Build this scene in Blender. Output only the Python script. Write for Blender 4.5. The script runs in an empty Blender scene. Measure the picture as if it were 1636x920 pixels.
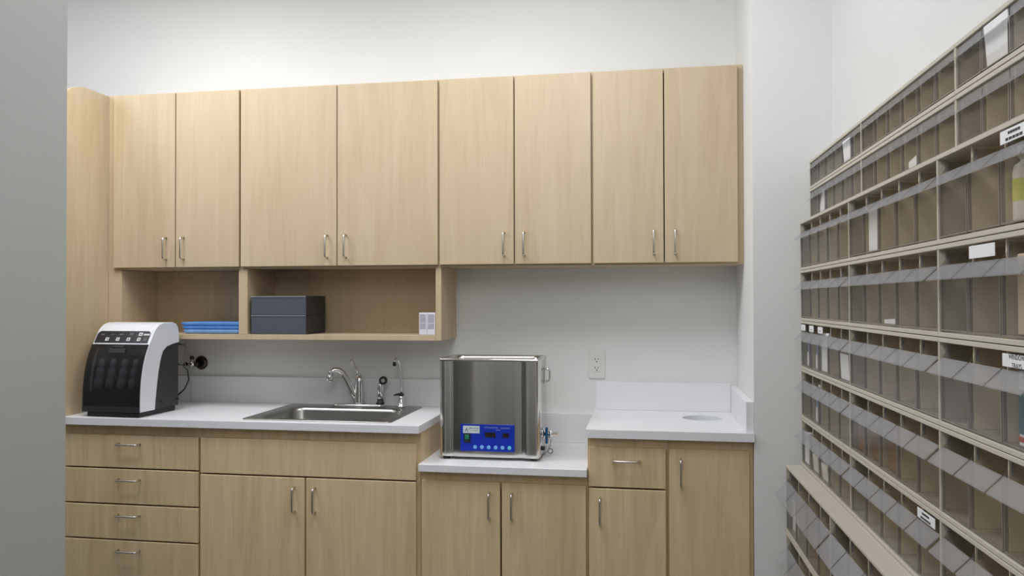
import bpy, bmesh, math, random
from mathutils import Vector, Matrix
random.seed(7)
PI = math.pi
SC = bpy.context.scene
COL = SC.collection

# ------------------------------------------------------------------ materials
def srgb(r, g, b):
    f = lambda c: (c/255/12.92) if c/255 <= .04045 else ((c/255+.055)/1.055)**2.4
    return (f(r), f(g), f(b), 1)

def new_mat(name):
    m = bpy.data.materials.new(name); m.use_nodes = True
    nt = m.node_tree
    return m, nt, nt.nodes['Principled BSDF']

def plain(name, col, rough=.5, metal=0., var=.04, scale=40, bump=0., spec=.5, coat=0.):
    """principled material with a faint procedural mottling"""
    m, nt, p = new_mat(name)
    tc = nt.nodes.new('ShaderNodeTexCoord')
    nz = nt.nodes.new('ShaderNodeTexNoise'); nz.inputs['Scale'].default_value = scale
    nz.inputs['Detail'].default_value = 3
    rp = nt.nodes.new('ShaderNodeValToRGB')
    lo = [max(0, c*(1-var)) for c in col[:3]] + [1]; hi = [min(1, c*(1+var)) for c in col[:3]] + [1]
    rp.color_ramp.elements[0].color = lo; rp.color_ramp.elements[1].color = hi
    rp.color_ramp.elements[0].position = .3; rp.color_ramp.elements[1].position = .7
    nt.links.new(tc.outputs['Object'], nz.inputs['Vector'])
    nt.links.new(nz.outputs['Fac'], rp.inputs['Fac'])
    nt.links.new(rp.outputs['Color'], p.inputs['Base Color'])
    p.inputs['Roughness'].default_value = rough; p.inputs['Metallic'].default_value = metal
    p.inputs['Specular IOR Level'].default_value = spec
    p.inputs['Coat Weight'].default_value = coat
    if bump:
        b = nt.nodes.new('ShaderNodeBump'); b.inputs['Strength'].default_value = bump; b.inputs['Distance'].default_value = .002
        nt.links.new(nz.outputs['Fac'], b.inputs['Height']); nt.links.new(b.outputs['Normal'], p.inputs['Normal'])
    return m

def wood(name, c0, c1, c2, rough=.42):
    m, nt, p = new_mat(name)
    N = nt.nodes.new; L = nt.links.new
    tc = N('ShaderNodeTexCoord'); oi = N('ShaderNodeObjectInfo')
    add = N('ShaderNodeVectorMath'); add.operation = 'MULTIPLY_ADD'
    add.inputs[1].default_value = (1, 1, 1)
    mul = N('ShaderNodeMath'); mul.operation = 'MULTIPLY'; mul.inputs[1].default_value = 13.7
    L(oi.outputs['Random'], mul.inputs[0]); L(tc.outputs['Object'], add.inputs[0]); L(mul.outputs[0], add.inputs[2])
    mp1 = N('ShaderNodeMapping'); mp1.inputs['Scale'].default_value = (18, 18, 1.5)
    mp2 = N('ShaderNodeMapping'); mp2.inputs['Scale'].default_value = (170, 170, 5)
    mp3 = N('ShaderNodeMapping'); mp3.inputs['Scale'].default_value = (5, 5, .7)
    for mm in (mp1, mp2, mp3): L(add.outputs[0], mm.inputs['Vector'])
    n1 = N('ShaderNodeTexNoise'); n1.inputs['Scale'].default_value = 1; n1.inputs['Detail'].default_value = 4; n1.inputs['Distortion'].default_value = 1.3
    n2 = N('ShaderNodeTexNoise'); n2.inputs['Scale'].default_value = 1; n2.inputs['Detail'].default_value = 2
    n3 = N('ShaderNodeTexNoise'); n3.inputs['Scale'].default_value = 1; n3.inputs['Detail'].default_value = 2
    L(mp1.outputs[0], n1.inputs['Vector']); L(mp2.outputs[0], n2.inputs['Vector']); L(mp3.outputs[0], n3.inputs['Vector'])
    a = N('ShaderNodeMath'); a.operation = 'MULTIPLY'; a.inputs[1].default_value = .5; L(n1.outputs['Fac'], a.inputs[0])
    b = N('ShaderNodeMath'); b.operation = 'MULTIPLY_ADD'; b.inputs[1].default_value = .22; L(n2.outputs['Fac'], b.inputs[0]); L(a.outputs[0], b.inputs[2])
    c = N('ShaderNodeMath'); c.operation = 'MULTIPLY_ADD'; c.inputs[1].default_value = .28; L(n3.outputs['Fac'], c.inputs[0]); L(b.outputs[0], c.inputs[2])
    rp = N('ShaderNodeValToRGB'); e = rp.color_ramp.elements
    e[0].position = .36; e[0].color = c0; e[1].position = .64; e[1].color = c2
    k = e.new(.5); k.color = c1
    L(c.outputs[0], rp.inputs['Fac']); L(rp.outputs['Color'], p.inputs['Base Color'])
    p.inputs['Roughness'].default_value = rough; p.inputs['Specular IOR Level'].default_value = .35
    return m

def clear(name, tint, opac, gloss, rough, dif):
    """thin smoky plastic sheet: mostly see-through, some haze, some gloss"""
    m = bpy.data.materials.new(name); m.use_nodes = True
    nt = m.node_tree; nt.nodes.clear(); N = nt.nodes.new; L = nt.links.new
    out = N('ShaderNodeOutputMaterial')
    tr = N('ShaderNodeBsdfTransparent'); tr.inputs['Color'].default_value = tint
    df = N('ShaderNodeBsdfDiffuse')
    nz = N('ShaderNodeTexNoise'); nz.inputs['Scale'].default_value = 18
    tc = N('ShaderNodeTexCoord'); L(tc.outputs['Object'], nz.inputs['Vector'])
    rp = N('ShaderNodeValToRGB'); rp.color_ramp.elements[0].color = [c*.9 for c in dif[:3]]+[1]; rp.color_ramp.elements[1].color = dif
    L(nz.outputs['Fac'], rp.inputs['Fac']); L(rp.outputs['Color'], df.inputs['Color'])
    gl = N('ShaderNodeBsdfGlossy'); gl.inputs['Roughness'].default_value = rough
    m1 = N('ShaderNodeMixShader'); m1.inputs[0].default_value = opac
    L(tr.outputs[0], m1.inputs[1]); L(df.outputs[0], m1.inputs[2])
    fr = N('ShaderNodeLayerWeight'); fr.inputs['Blend'].default_value = .25
    mu = N('ShaderNodeMath'); mu.operation = 'MULTIPLY_ADD'; mu.inputs[1].default_value = .16; mu.inputs[2].default_value = gloss
    L(fr.outputs['Facing'], mu.inputs[0])
    m2 = N('ShaderNodeMixShader'); L(mu.outputs[0], m2.inputs[0]); L(m1.outputs[0], m2.inputs[1]); L(gl.outputs[0], m2.inputs[2])
    L(m2.outputs[0], out.inputs['Surface'])
    return m

def brushed(name, col, rough, sx, sz, bump=.05, dark=.75):
    m, nt, p = new_mat(name)
    N = nt.nodes.new; L = nt.links.new
    tc = N('ShaderNodeTexCoord'); mp = N('ShaderNodeMapping'); mp.inputs['Scale'].default_value = (sx, sx, sz)
    nz = N('ShaderNodeTexNoise'); nz.inputs['Scale'].default_value = 1; nz.inputs['Detail'].default_value = 3
    L(tc.outputs['Object'], mp.inputs['Vector']); L(mp.outputs[0], nz.inputs['Vector'])
    rp = N('ShaderNodeValToRGB'); rp.color_ramp.elements[0].color = [c*dark for c in col[:3]]+[1]; rp.color_ramp.elements[1].color = col
    L(nz.outputs['Fac'], rp.inputs['Fac']); L(rp.outputs['Color'], p.inputs['Base Color'])
    p.inputs['Metallic'].default_value = 1; p.inputs['Roughness'].default_value = rough
    b = N('ShaderNodeBump'); b.inputs['Strength'].default_value = bump; b.inputs['Distance'].default_value = .001
    L(nz.outputs['Fac'], b.inputs['Height']); L(b.outputs['Normal'], p.inputs['Normal'])
    return m

M = {}
M['wood'] = wood('maple_laminate', srgb(194, 172, 137), srgb(201, 180, 146), srgb(207, 187, 154))
M['wood_base'] = wood('maple_laminate_lightened', srgb(208, 181, 137), srgb(220, 195, 151), srgb(230, 207, 164))  # same maple, lightened to make up for weaker light low down
M['edge'] = wood('maple_edge_band', srgb(198, 178, 140), srgb(206, 187, 150), srgb(214, 195, 158))
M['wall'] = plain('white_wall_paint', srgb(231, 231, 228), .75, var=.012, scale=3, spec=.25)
M['wall2'] = plain('dimmed_white_wall_paint', srgb(220, 220, 218), .75, var=.012, scale=3, spec=.25)  # same white, dimmed in colour to offset strong light on the right wall
M['shadewall'] = plain('shaded_wall_paint', srgb(178, 178, 175), .75, var=.015, scale=3, spec=.2)  # wall tone darkened in place of dim light, and to cut bounce
M['darkwall'] = plain('dark_grey_paint', srgb(112, 112, 110), .75, var=.02, scale=3)
M['ceiling'] = plain('white_ceiling_paint', srgb(236, 236, 233), .85, var=.01, scale=5)
M['floor'] = plain('grey_vinyl_floor', srgb(98, 95, 92), .5, var=.08, scale=60)
M['counter'] = plain('white_solid_surface', srgb(236, 236, 239), .32, var=.018, scale=220)
M['steel'] = brushed('brushed_stainless', (.60, .59, .57, 1), .24, 260, 3)
M['sinksteel'] = brushed('satin_sink_steel', (.44, .43, .41, 1), .34, 60, 60, .03)
M['mirror'] = brushed('polished_stainless', (.80, .785, .745, 1), .14, 16, .6, .03, .9)
M['chrome'] = plain('chrome', (.78, .78, .78, 1), .08, 1., var=.02, scale=10)
M['nickel'] = plain('satin_nickel', (.66, .64, .60, 1), .25, 1., var=.03, scale=90)
M['black'] = plain('black_plastic', (.012, .012, .013, 1), .42, var=.1)
M['charcoal'] = plain('charcoal_plastic', (.028, .029, .031, 1), .5, var=.08)
M['gap'] = plain('dark_gap', (.02, .017, .012, 1), .9)
M['white'] = plain('white_gloss_plastic', srgb(226, 228, 233), .3, var=.01)
M['plate'] = plain('white_outlet_plastic', srgb(228, 227, 222), .35, var=.01)
M['visor'] = clear('smoked_visor', (.62, .62, .65, 1), .05, .035, .12, (.02, .02, .022, 1))
M['chamber'] = plain('dark_chamber', (.02, .02, .021, 1), .6)
M['piece'] = plain('grey_rubber_coupling', (.24, .24, .245, 1), .5)
M['panel_black'] = plain('glossy_black_panel', (.018, .018, .022, 1), .22, var=.05)
M['icon'] = plain('pale_icon_print', (.72, .72, .70, 1), .5)
M['icon_dim'] = plain('dim_icon_print', (.10, .10, .10, 1), .5)
M['blue'] = plain('blue_control_panel', srgb(8, 48, 172), .35, var=.04, scale=30)
M['blue_lever'] = plain('blue_lever_plastic', srgb(10, 82, 130), .3)
M['lightblue'] = plain('light_blue_key', srgb(118, 180, 240), .45)
M['cyan'] = plain('cyan_key', srgb(110, 210, 225), .45)
M['print_blue'] = plain('pale_blue_print', srgb(150, 175, 225), .5)
M['display'] = plain('dark_red_display', (.022, .012, .012, 1), .25)
M['green'] = plain('green_rocker', srgb(30, 130, 92), .35)
M['sticker'] = plain('white_sticker', srgb(205, 216, 218), .5)
M['sticker_mark'] = plain('grey_sticker_print', srgb(120, 140, 140), .6)
M['boxgrey'] = plain('slate_grey_box', srgb(78, 82, 92), .6, var=.05, scale=80)
M['boxedge'] = plain('slate_box_edge', srgb(150, 152, 160), .5)
M['packblue'] = plain('blue_wrap', srgb(92, 146, 212), .45, var=.16, scale=25)
M['packblue2'] = plain('pale_blue_wrap', srgb(128, 168, 216), .45, var=.14, scale=25)
M['carton'] = plain('white_carton', srgb(228, 226, 232), .55, var=.02)
M['carton_print'] = plain('lilac_carton_print', srgb(176, 174, 186), .6)
M['cream'] = plain('cream_bin_frame', srgb(198, 191, 175), .5, var=.02, scale=14)
M['creamin'] = plain('lightened_bin_cream', srgb(250, 236, 208), .6, var=.05, scale=8)  # frame cream lightened to make up for the shade inside the bins
M['bin'] = clear('smoky_clear_bin', (.97, .965, .955, 1), .03, .012, .12, (.45, .44, .43, 1))
M['binside'] = clear('smoky_bin_side', (.92, .91, .89, 1), .06, .006, .2, (.36, .34, .32, 1))
M['binedge'] = plain('smoky_bin_edge', srgb(132, 124, 116), .3, var=.06)
M['lip'] = clear('hazy_bin_lip', (.86, .86, .86, 1), .26, .035, .16, (.58, .58, .60, 1))
M['card'] = plain('white_label_card', srgb(236, 236, 238), .6, var=.01)
M['ink'] = plain('dark_ink', (.03, .03, .035, 1), .6)
M['paper'] = plain('white_paper', srgb(238, 238, 240), .6, var=.02)
M['brown'] = plain('brown_cardboard', srgb(120, 88, 58), .7, var=.12, scale=20)
M['beige'] = plain('beige_carton', srgb(196, 178, 150), .6, var=.04)
M['teal'] = plain('teal_carton_print', srgb(20, 96, 112), .5)
M['redp'] = plain('red_carton_print', srgb(178, 60, 36), .5)
M['bottle'] = plain('white_bottle_plastic', srgb(226, 220, 208), .4, var=.02)
M['limelabel'] = plain('lime_label', srgb(196, 196, 70), .5, var=.1)
M['tubeblue'] = plain('blue_tube_print', srgb(96, 130, 190), .45, var=.1)
M['hose'] = plain('translucent_hose', srgb(190, 188, 176), .35)
M['bronze'] = plain('dark_valve_metal', (.06, .05, .04, 1), .22, .8)

# ------------------------------------------------------------------ mesh builder
class MB:
    def __init__(s): s.bm = bmesh.new(); s.mats = []
    def mi(s, m):
        if m not in s.mats: s.mats.append(m)
        return s.mats.index(m)
    def quad(s, pts, m):
        vs = [s.bm.verts.new(p) for p in pts]; f = s.bm.faces.new(vs); f.material_index = s.mi(m); return f
    def box(s, x0, x1, y0, y1, z0, z1, m, bev=0., seg=2, mat=None):
        t = bmesh.new()
        bmesh.ops.create_cube(t, size=1)
        for v in t.verts: v.co = Vector(((x0+x1)/2+v.co.x*(x1-x0), (y0+y1)/2+v.co.y*(y1-y0), (z0+z1)/2+v.co.z*(z1-z0)))
        if bev: bmesh.ops.bevel(t, geom=t.edges[:], offset=bev, segments=seg, affect='EDGES', profile=.5)
        s.merge(t, m, mat)
    def merge(s, t, m, mat=None, smooth=False):
        i = s.mi(m); mp = {}
        for v in t.verts: mp[v] = s.bm.verts.new(mat @ v.co if mat else v.co)
        for f in t.faces:
            try: g = s.bm.faces.new([mp[v] for v in f.verts])
            except ValueError: continue
            g.material_index = i; g.smooth = smooth or f.smooth
        t.free()
    def loft(s, rings, m, closed=True, cap0=False, cap1=False, smooth=False):
        i = s.mi(m); R = [[s.bm.verts.new(p) for p in r] for r in rings]
        n = len(R[0])
        for a, b in zip(R, R[1:]):
            for k in range(n if closed else n-1):
                f = s.bm.faces.new((a[k], a[(k+1) % n], b[(k+1) % n], b[k])); f.material_index = i; f.smooth = smooth
        if cap0: f = s.bm.faces.new(R[0][::-1]); f.material_index = i
        if cap1: f = s.bm.faces.new(R[-1]); f.material_index = i
    def tube(s, pts, r, m, n=10, caps=True):
        pts = [Vector(p) for p in pts]; rs = r if isinstance(r, (list, tuple)) else [r]*len(pts)
        rings = []; prev = None
        for k, p in enumerate(pts):
            d = (pts[min(k+1, len(pts)-1)]-pts[max(k-1, 0)]).normalized()
            if prev is None:
                u = d.orthogonal().normalized()
            else:
                u = (prev-d*prev.dot(d)).normalized()
            prev = u; w = d.cross(u)
            rings.append([p+(u*math.cos(2*PI*j/n)+w*math.sin(2*PI*j/n))*rs[k] for j in range(n)])
        s.loft(rings, m, True, caps, caps, True)
    def lathe(s, c, axis, prof, m, n=20, sx=1., sy=1., cap0=True, cap1=True):
        """prof = [(radius, height along axis)]"""
        c = Vector(c); ax = Vector(axis).normalized()
        if abs(ax.z) > .99: u = Vector((1, 0, 0))
        else: u = ax.cross(Vector((0, 0, 1))).normalized()
        w = ax.cross(u)
        rings = [[c+ax*h+u*(r*sx*math.cos(2*PI*j/n))+w*(r*sy*math.sin(2*PI*j/n)) for j in range(n)] for r, h in prof]
        s.loft(rings, m, True, cap0, cap1, True)
    def prism(s, poly, y0, y1, m, plane='xz'):
        """polygon extruded; plane xz -> along y, yz -> along x, xy -> along z"""
        f = {'xz': lambda a, b, e: (a, e, b), 'yz': lambda a, b, e: (e, a, b), 'xy': lambda a, b, e: (a, b, e)}[plane]
        s.loft([[f(a, b, y0) for a, b in poly], [f(a, b, y1) for a, b in poly]], m, True, True, True)
    def text(s, body, size, m, mat):
        cu = bpy.data.curves.new('t', 'FONT'); cu.body = body; cu.size = size; cu.align_x = 'CENTER'; cu.align_y = 'CENTER'
        o = bpy.data.objects.new('t', cu); COL.objects.link(o)
        dg = bpy.context.evaluated_depsgraph_get()
        me = bpy.data.meshes.new_from_object(o.evaluated_get(dg))
        t = bmesh.new(); t.from_mesh(me); s.merge(t, m, mat)
        bpy.data.objects.remove(o); bpy.data.curves.remove(cu); bpy.data.meshes.remove(me)
    def build(s, name, parent=None, off=(0, 0, 0), bevel=0., autosmooth=True):
        off = Vector(off)
        for v in s.bm.verts: v.co -= off
        bmesh.ops.recalc_face_normals(s.bm, faces=s.bm.faces[:])
        me = bpy.data.meshes.new(name); s.bm.to_mesh(me); s.bm.free()
        for m in s.mats: me.materials.append(m)
        o = bpy.data.objects.new(name, me); COL.objects.link(o)
        if parent: o.parent = parent
        if bevel:
            b = o.modifiers.new('bevel', 'BEVEL'); b.width = bevel; b.segments = 2; b.limit_method = 'ANGLE'; b.angle_limit = math.radians(40)
        return o

def thing(name, label, cat, loc, group=None, rot=None):
    o = bpy.data.objects.new(name, None); COL.objects.link(o); o.location = loc; o.empty_display_size = .05
    if rot: o.rotation_euler = rot
    o['label'] = label; o['category'] = cat
    if group: o['group'] = group
    return o
def tag(o, label, cat, group=None):
    o['label'] = label; o['category'] = cat
    if group: o['group'] = group
    return o
def struct(o): o['kind'] = 'structure'; return o
def place(o, loc):
    """move a one-mesh thing's origin to loc, geometry stays"""
    o.data.transform(Matrix.Translation(-Vector(loc))); o.location = loc; return o
def sbox(name, x0, x1, y0, y1, z0, z1, m):
    b = MB(); b.box(x0, x1, y0, y1, z0, z1, m); return struct(b.build(name))
def rrect(x0, x1, y0, y1, r, z, n=5):
    out = []
    for cx, cy, a0 in ((x1-r, y1-r, 0), (x0+r, y1-r, PI/2), (x0+r, y0+r, PI), (x1-r, y0+r, 1.5*PI)):
        for k in range(n+1):
            a = a0+PI/2*k/n; out.append((cx+r*math.cos(a), cy+r*math.sin(a), z))
    return out

# ------------------------------------------------------------------ the room
WA = math.radians(.7)                       # the bin wall stands a touch off square
sbox('wall_back', -4.2, .05, 0, .12, 0, 2.9, M['wall'])
b = MB(); b.box(0, .34, -.55, .12, 0, 2.9, M['wall']); struct(b.build('wall_return'))
def wx(t): return .274+t*math.sin(WA)
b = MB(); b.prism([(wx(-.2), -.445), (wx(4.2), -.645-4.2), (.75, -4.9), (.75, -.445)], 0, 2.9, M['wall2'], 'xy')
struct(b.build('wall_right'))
sbox('wall_left', -4.32, -4.2, -4.9, .12, 0, 2.9, M['shadewall'])
sbox('wall_front', -4.32, .75, -5.0, -4.9, 0, 2.9, M['shadewall'])
sbox('wall_partition', -1.72, -1.6, -4.9, -2.0, 0, 2.9, M['shadewall'])
sbox('floor', -4.32, .75, -5.0, .12, -.1, 0, M['floor'])
sbox('ceiling', -4.32, .75, -5.0, .12, 2.9, 3.0, M['ceiling'])

# ------------------------------------------------------------------ cabinets
def arc_handle(mb, p0, p1, out, r, m):
    """bent wire pull from p0 to p1 standing off along out"""
    p0, p1, out = Vector(p0), Vector(p1), Vector(out); d = (p1-p0).normalized(); L = out.length; q = min(.011, L*.5)
    pts = [p0]
    for k in range(5):
        a = PI/2*k/4; pts.append(p0+out*(1-q/L)+d*q*(1-math.cos(a))+out.normalized()*q*math.sin(a))
    for k in range(5):
        a = PI/2*(1-k/4); pts.append(p1+out*(1-q/L)-d*q*(1-math.cos(a))+out.normalized()*q*math.sin(a))
    pts.append(p1)
    mb.tube(pts, r, m, 8)
def handle_v(x, y, z, door, off):
    mb = MB(); arc_handle(mb, (x, y, z+.048), (x, y, z-.048), (0, -.03, 0), .0042, M['nickel'])
    return mb.build('handle', door, off)
def handle_h(x, y, z, door, off):
    mb = MB(); arc_handle(mb, (x-.048, y, z), (x+.048, y, z), (0, -.03, 0), .0042, M['nickel'])
    return mb.build('handle', door, off)
def front(name, x0, x1, z0, z1, yb, yf, par, off, m):
    mb = MB(); mb.box(x0, x1, yf, yb, z0, z1, m, .0018, 1)
    return mb.build(name, par, off)

UX = [-2.7457, -2.4392, -2.1316, -1.6836, -1.2350, -.9144, -.5944, -.3081, -.0230]
ZU0, ZU1, DOORU = 1.5434, 2.3200, -.290
ulab = ['narrow maple wall cabinet at the left end, beside the round-topped end panel',
        'widest maple wall cabinet, above the grey storage boxes',
        'maple wall cabinet right of the widest one, above the steel cleaner',
        'maple wall cabinet at the right end, against the white return wall']
for i in range(4):
    a, c, d = UX[2*i], UX[2*i+1], UX[2*i+2]
    xl = a-(.0349 if i == 0 else .0); xr = d if i < 3 else -.001
    off = ((a+d)/2, 0, ZU0-.008)
    t = thing('wall_cabinet', ulab[i], 'cabinet', off, 'maple wall cabinets')
    mb = MB(); w = M['wood']
    mb.box(xl, xr, -.268, -.001, ZU0-.008, ZU0+.010, w); mb.box(xl, xr, -.268, -.001, ZU1-.012, ZU1+.006, w); mb.box(xl, xr, -.010, -.001, ZU0+.010, ZU1-.012, w)
    mb.box(xl, a+.018, -.268, -.010, ZU0+.010, ZU1-.012, w); mb.box(d-.018, xr, -.268, -.010, ZU0+.010, ZU1-.012, w)
    mb.build('body', t, off)
    g0 = .0045 if i else .001; g1 = .0045
    for k, (p, q) in enumerate(((a+g0, c-.0022), (c+.0022, d-(g1 if i < 3 else .0)))):
        dr = front('door', p, q, ZU0, ZU1, -.270, DOORU, t, off, M['wood'])
        handle_v(c+(-.042 if k == 0 else .042), DOORU, 1.627, dr, off)

# rounded end panel standing on the counter
off = (-2.79, -.3, .914)
pl = []
R0, YF, ZT = .18, -.60, 2.3225
for k in range(13):
    a = PI/2*k/12; pl.append((YF+R0-R0*math.sin(a), ZT-R0+R0*math.cos(a)))
pl = [(-.002, ZT)]+pl+[(YF, .9145), (-.002, .9145)]
mb = MB(); mb.prism(pl, -2.80, -2.7805, M['wood'], 'yz')
o = mb.build('end_panel'); place(o, off); tag(o, 'tall maple end panel with rounded top corner, standing on the left counter', 'panel')

# open shelf under the two left wall cabinets
off = (-1.99, 0, 1.225)
t = thing('open_shelf', 'open maple shelf unit with two bays under the left wall cabinets', 'shelf', off)
YS = -.272
def part(name, *bx, m=M['wood']):
    mb = MB(); mb.box(*bx, m, .001, 1); return mb.build(name, t, off)
part('side_panel', -2.7797, -2.7146, YS, -.001, 1.225, 1.5345)
part('side_panel', -1.2535, -1.2290, YS, -.001, 1.225, 1.5345)
part('divider', -2.1451, -2.1039, YS, -.008, 1.2482, 1.5345)
part('shelf_board', -2.7146, -1.2535, YS, -.001, 1.225, 1.248)
part('back_panel', -2.7146, -1.2535, -.008, -.001, 1.248, 1.5345)

YB, YFR = -.520, -.540
def base(label, x0, x1, ztop, x0b=None):
    off = ((x0+x1)/2, -.27, 0)
    t = thing('base_cabinet', label, 'cabinet', off, 'maple base cabinets')
    mb = MB(); w = M['wood_base']
    for p, q in ((x0, x0+.018), (x1-.018, x1)):                              # two side boards with toe-kick notch
        mb.prism([(YB+.018, .10), (YB+.018, ztop), (-.001, ztop), (-.001, 0), (YB+.07, 0), (YB+.07, .10)], p, q, w, 'yz')
    mb.box(x0, x0+.022, YB, YB+.018, .10, ztop, w); mb.box(x1-.022, x1, YB, YB+.018, .10, ztop, w); mb.box(x0+.022, x1-.022, YB, YB+.018, ztop-.062, ztop, w); mb.box(x0+.022, x1-.022, YB, YB+.018, .10, .12, w); mb.box(x0+.018, x1-.018, -.012, -.001, .10, ztop, w)
    mb.box(x0+.018, x1-.018, YB+.018, -.012, .10, .118, w); mb.box(x0+.018, x1-.018, YB+.07, YB+.085, 0, .10, w)
    mb.build('body', t, off)
    return t, off
G = .0031
# drawer bank
t, off = base('maple drawer bank with four drawers under the black and white appliance', -2.795, -2.1705, .8832)
zz = [.844, .7048, .5572, .4111, .105]
for k in range(4):
    dr = front('drawer', -2.790, -2.1745, zz[k+1]+G, zz[k]-G, YB, YFR, t, off, M['wood_base'])
    handle_h(-2.482, YFR, [.807, .6605, .515, .370][k], dr, off)
# sink base
t, off = base('wide maple sink cabinet with two doors under a blank panel', -2.1695, -1.2455, .8832)
front('false_front', -2.1655, -1.2600, .6965+G, .844-G, YB, YFR, t, off, M['wood_base'])
for k, (p, q) in enumerate(((-2.1655, -1.714-G), (-1.714+G, -1.2600))):
    dr = front('door', p, q, .105, .6965-G, YB, YFR, t, off, M['wood_base'])
    handle_v(-1.7565 if k == 0 else -1.671, YFR, .609, dr, off)
# low middle cabinet
t, off = base('lower maple cabinet with two doors under the steel cleaner', -1.2445, -.600, .7387)
for k, (p, q) in enumerate(((-1.2375, -.9267-.003), (-.9267+.003, -.6045))):
    dr = front('door', p, q, .105, .7035, YB, YFR, t, off, M['wood_base'])
    handle_v(-.9267+(-.043 if k == 0 else .044), YFR, .6165, dr, off)
# right cabinets
t, off = base('maple cabinet with one drawer above a single door, under the right counter', -.599, -.3065, .8857)
dr = front('drawer', -.5935, -.3115, .6991+G, .8493, YB, YFR, t, off, M['wood_base']); handle_h(-.455, YFR, .803, dr, off)
dr = front('door', -.5925, -.3115, .105, .6991-G, YB, YFR, t, off, M['wood_base']); handle_v(-.552, YFR, .614, dr, off)
t, off = base('maple cabinet with one full-height door beside the return wall', -.3060, -.0015, .8857)
dr = front('door', -.300, -.0160, .105, .8493, YB, YFR, t, off, M['wood_base']); handle_v(-.2585, YFR, .7665, dr, off)

# ------------------------------------------------------------------ countertops
def ring_slab(mb, outer, inner, z0, z1, m):
    """slab between two matched loops of (x,y)"""
    A = [(x, y, z1) for x, y in outer]; B = [(x, y, z1) for x, y in inner]
    C = [(x, y, z0) for x, y in inner]; D = [(x, y, z0) for x, y in outer]
    mb.loft([A, B, C, D, A], m, True)
    bmesh.ops.remove_doubles(mb.bm, verts=mb.bm.verts[:], dist=1e-6)
XCL, YC = -1.2416, -.561
off = (-2.02, -.28, .8835)
t = thing('countertop', 'long white countertop holding the steel sink, left of the steel cleaner', 'countertop', off)
SX0, SX1, SY0, SY1 = -2.003, -1.372, -.515, -.045          # sink rim
mb = MB()
rectc = lambda x0, x1, y0, y1: [(x1, y1), (x0, y1), (x0, y0), (x1, y0)]
ring_slab(mb, rectc(-2.80, XCL, YC, -.001), rectc(SX0+.02, SX1-.02, SY0+.02, SY1-.02), .8835, .914, M['counter'])
mb.build('slab', t, off, bevel=.0015)
mb = MB(); mb.box(-2.7795, XCL, -.02, -.001, .914, 1.036, M['counter'], .0015, 1); mb.build('backsplash', t, off)
off = (-.92, -.28, .739)
t = thing('countertop', 'low white countertop carrying the steel cleaner', 'countertop', off)
mb = MB(); mb.box(-1.2452, -.5995, YC, -.001, .7392, .768, M['counter'], .0015, 1); mb.build('slab', t, off)
mb = MB(); mb.box(-1.2440, -.6005, -.02, -.001, .768, .897, M['counter'], .0015, 1); mb.build('backsplash', t, off)
off = (-.3, -.28, .886)
t = thing('countertop', 'short white countertop with a round hole in it, beside the return wall', 'countertop', off)
mb = MB()
HX, HY, HR = -.160, -.205, .078
x0, x1, y0, y1 = -.6036, -.0005, YC, -.001
outer = []; inner = []
for k in range(48):
    a = 2*PI*k/48; dx, dy = math.cos(a), math.sin(a)
    s_ = min((x1-HX)/dx if dx > 1e-9 else ((x0-HX)/dx if dx < -1e-9 else 9), (y1-HY)/dy if dy > 1e-9 else ((y0-HY)/dy if dy < -1e-9 else 9))
    outer.append((HX+dx*s_, HY+dy*s_)); inner.append((HX+HR*dx, HY+HR*dy*.9))
# snap nearest samples to the true corners
for cx, cy in ((x0, y0), (x0, y1), (x1, y0), (x1, y1)):
    k = min(range(48), key=lambda i: (outer[i][0]-cx)**2+(outer[i][1]-cy)**2); outer[k] = (cx, cy)
ring_slab(mb, outer, inner, .886, .9165, M['counter']); mb.build('slab', t, off)
mb = MB(); mb.box(-.6005, -.0285, -.02, -.001, .9165, 1.0377, M['counter'], .0015, 1); mb.build('backsplash', t, off)
mb = MB(); mb.box(-.0280, -.0006, -.545, -.001, .9165, 1.0285, M['counter'], .0015, 1); mb.build('side_splash', t, off)
# chute sleeve seen inside the hole
mb = MB(); mb.lathe((HX, HY, .9158), (0, 0, -1), [(HR-.0006, 0), (HR-.0006, .16), (.0, .16)], M['white'], 48, 1, .9, False, False)
o = mb.build('waste_chute'); place(o, (HX, HY, .76)); tag(o, 'round white waste chute sleeve in the hole of the right counter', 'waste chute')

# ------------------------------------------------------------------ sink and taps
off = (-1.69, -.28, .914)
t = thing('sink', 'drop-in stainless steel sink in the long white counter', 'sink', off)
mb = MB()
BX0, BX1, BY0, BY1 = -1.938, -1.437, -.487, -.150
rings = [rrect(SX0, SX1, SY0, SY1, .022, .9142), rrect(SX0, SX1, SY0, SY1, .022, .9165), rrect(SX0+.006, SX1-.006, SY0+.006, SY1-.006, .02, .919),
         rrect(BX0-.014, BX1+.014, BY0-.014, BY1+.014, .06, .918), rrect(BX0-.010, BX1+.010, BY0-.010, BY1+.010, .058, .9195), rrect(BX0, BX1, BY0, BY1, .05, .914), rrect(BX0+.004, BX1-.004, BY0+.004, BY1-.004, .05, .90),
         rrect(BX0+.012, BX1-.012, BY0+.012, BY1-.012, .05, .79), rrect(BX0+.03, BX1-.03, BY0+.03, BY1-.03, .04, .765),
         rrect(BX0+.06, BX1-.06, BY0+.06, BY1-.06, .03, .760)]
mb.loft(rings, M['sinksteel'], True, False, True, True)
mb.build('basin', t, off)
mb = MB(); mb.lathe((-1.69, -.32, .7605), (0, 0, 1), [(.045, 0), (.045, .003), (.036, .004), (.030, .001), (.0, .001)], M['chrome'], 24, cap0=False, cap1=False); mb.build('drain', t, off)

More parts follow.
